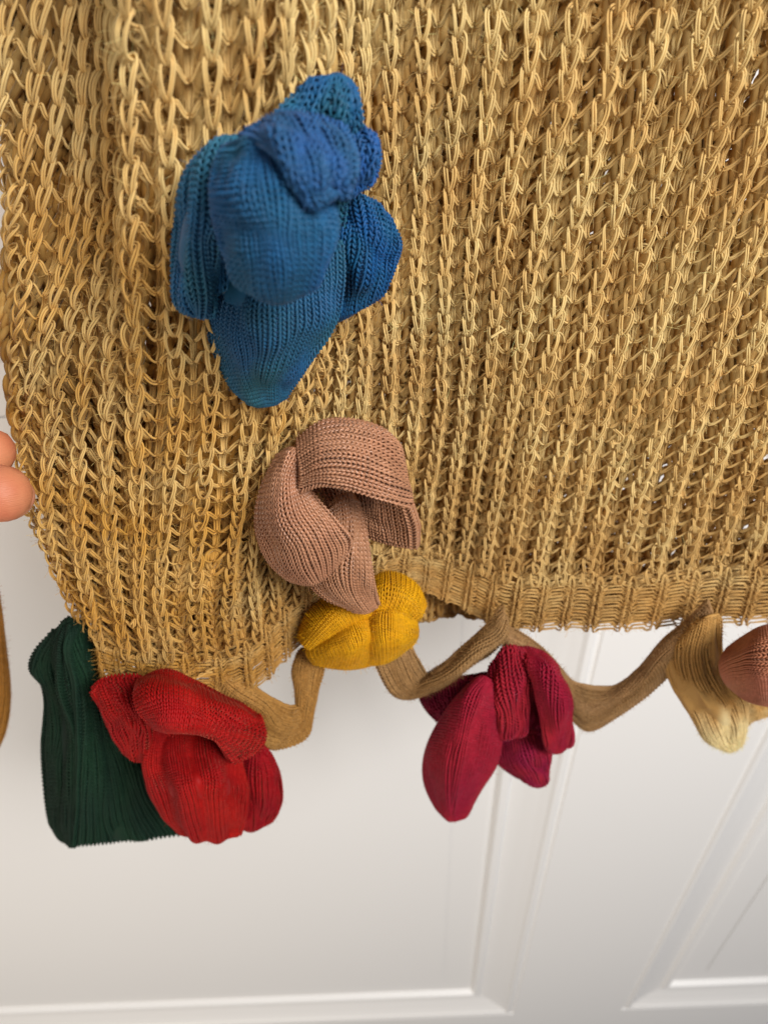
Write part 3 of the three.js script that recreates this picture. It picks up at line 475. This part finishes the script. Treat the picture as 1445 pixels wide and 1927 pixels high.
// ------------------------------------------------------------------ the hand holding the edge
{
  const skinTex = (() => { const N = 512, d = new Uint8Array(N * N * 4); for (let y = 0; y < N; y++) for (let x = 0; x < N; x++) { const v = 128 + 60 * noise(x * 0.12, y * 0.12) + 50 * noise(x * 0.35, y * 0.35, 4) + 30 * Math.sin(y * 0.55 + 3 * noise(x * 0.03, y * 0.03, 7)), i = (y * N + x) * 4; d[i] = d[i + 1] = d[i + 2] = clamp(v, 0, 255); d[i + 3] = 255; } const t = new THREE.DataTexture(d, N, N); t.wrapS = t.wrapT = THREE.RepeatWrapping; t.magFilter = THREE.LinearFilter; t.needsUpdate = true; return t; })();
  const skin = new THREE.MeshPhysicalMaterial({ vertexColors: true, roughness: 0.55, bumpMap: skinTex, bumpScale: 0.00012 });
  const person = thing('person', 'hand of a person pinching the left edge of the garment between thumb and finger', 'person');
  const T = P(4, 929, 0.040), I = P(-18, 850, 0.022), m = (b, x, y, z) => b.clone().add(new THREE.Vector3(x / 1000, y / 1000, z / 1000));
  const wrist = m(T, -128, -6, -4), bones = [];
  const bone = (a, ra, b, rb) => bones.push([a, ra / 1000, b, rb / 1000]);
  const chain = (...q) => { for (let i = 0; i + 3 < q.length; i += 2) bone(q[i], q[i + 1], q[i + 2], q[i + 3]); };
  chain(T, 7.7, m(T, -12, 1, 1), 8.6, m(T, -29, 2, 4), 8.8, m(T, -60, -1, 5), 10.5, m(T, -100, -2, 2), 14);
  const iM = m(I, -84, 12, -8);
  chain(I, 6.9, m(I, -20, 6, -3), 7.4, m(I, -43, 13, -8), 8.6, iM, 10);
  const fingers = [[-34, -8, -30], [-38, -24, -36], [-44, -40, -34]];
  const mcp = [[-86, -4, -24], [-90, -22, -30], [-96, -38, -30]];
  fingers.forEach((f, i) => { const M = m(T, ...mcp[i]), pip = m(T, f[0] - 14, f[1] + 8, f[2] - 10), dip = m(T, f[0] + 4, f[1] + 2, f[2] - 2), tip = m(T, f[0] - 6, f[1] - 4, f[2] + 14); chain(M, 10, pip, 8.6 - i * 0.5, dip, 7.6 - i * 0.5, tip, 6.6 - i * 0.5); bone(wrist, 15, M, 11); });
  bone(wrist, 16, iM, 11); bone(wrist, 17, m(T, -100, -2, 2), 13); bone(wrist, 19, m(wrist, -110, -30, 30), 24);
  const lo = new THREE.Vector3(1e9, 1e9, 1e9), hi = lo.clone().negate();
  for (const [a, ra, b, rb] of bones) for (const [p, r] of [[a, ra], [b, rb]]) { lo.min(p.clone().addScalar(-r - 0.006)); hi.max(p.clone().addScalar(r + 0.006)); }
  const c = lo.clone().add(hi).multiplyScalar(0.5), half = Math.max(hi.x - lo.x, hi.y - lo.y, hi.z - lo.z) / 2 * 1.06, N = 110;
  const mc = new MarchingCubes(N, skin, false, false, 600000); mc.isolation = 0;
  const p = new THREE.Vector3(), ab = new THREE.Vector3(), ap = new THREE.Vector3();
  for (let z = 0; z < N; z++) for (let y = 0; y < N; y++) for (let x = 0; x < N; x++) {
    p.set(c.x + (x - N / 2) / (N / 2) * half, c.y + (y - N / 2) / (N / 2) * half, c.z + (z - N / 2) / (N / 2) * half);
    let d = 1; const k = 0.0025;
    for (const [a, ra, b, rb] of bones) {
      ab.subVectors(b, a); ap.subVectors(p, a); const t = clamp(ap.dot(ab) / ab.lengthSq(), 0, 1), q = ap.addScaledVector(ab, -t).length() - mix(ra, rb, t);
      const h = Math.max(k - Math.abs(d - q), 0) / k; d = Math.min(d, q) - h * h * k * 0.25;
    }
    mc.field[z * N * N + y * N + x] = -d;
  }
  mc.update();
  const n = mc.count, g = new THREE.BufferGeometry(), pos = new Float32Array(n * 3), nor = new Float32Array(n * 3);
  for (let q = 0; q < n; q++) { for (let a = 0; a < 3; a++) { pos[q * 3 + a] = mc.positionArray[q * 3 + a] * half + c.getComponent(a); nor[q * 3 + a] = mc.normalArray[q * 3 + a]; } }
  const uv = new Float32Array(n * 2), sc = new Float32Array(n * 3), sa = lin(208, 138, 98), sb = lin(190, 106, 74);
  for (let q = 0; q < n; q++) { const x = pos[q * 3], y = pos[q * 3 + 1], z = pos[q * 3 + 2]; uv[q * 2] = (x + z) * 40; uv[q * 2 + 1] = (y - z * 0.5) * 40; const w = clamp(0.5 + 0.9 * noise(x * 90, y * 90, z * 90) + 0.4 * noise(x * 400, y * 400, z * 400), 0, 1); for (let a = 0; a < 3; a++) sc[q * 3 + a] = mix(sa[a], sb[a], w); }
  g.setAttribute('uv', new THREE.BufferAttribute(uv, 2)); g.setAttribute('color', new THREE.BufferAttribute(sc, 3));
  g.setAttribute('position', new THREE.BufferAttribute(pos, 3)); g.setAttribute('normal', new THREE.BufferAttribute(nor, 3));
  const nail = new THREE.Mesh(new THREE.SphereGeometry(1, 32, 20), new THREE.MeshPhysicalMaterial({ color: new THREE.Color(...lin(206, 140, 112)), roughness: 0.3 }));
  nail.scale.set(0.0078, 0.006, 0.0066); nail.position.copy(m(T, -1.2, -3.7, -2.6)); nail.rotation.z = 0.15; nail.name = 'thumb_nail'; nail.castShadow = nail.receiveShadow = true; person.add(nail);
  const h = new THREE.Mesh(g, skin); h.name = 'hand'; h.castShadow = h.receiveShadow = true; person.add(h);
}

renderer.render(scene, camera);
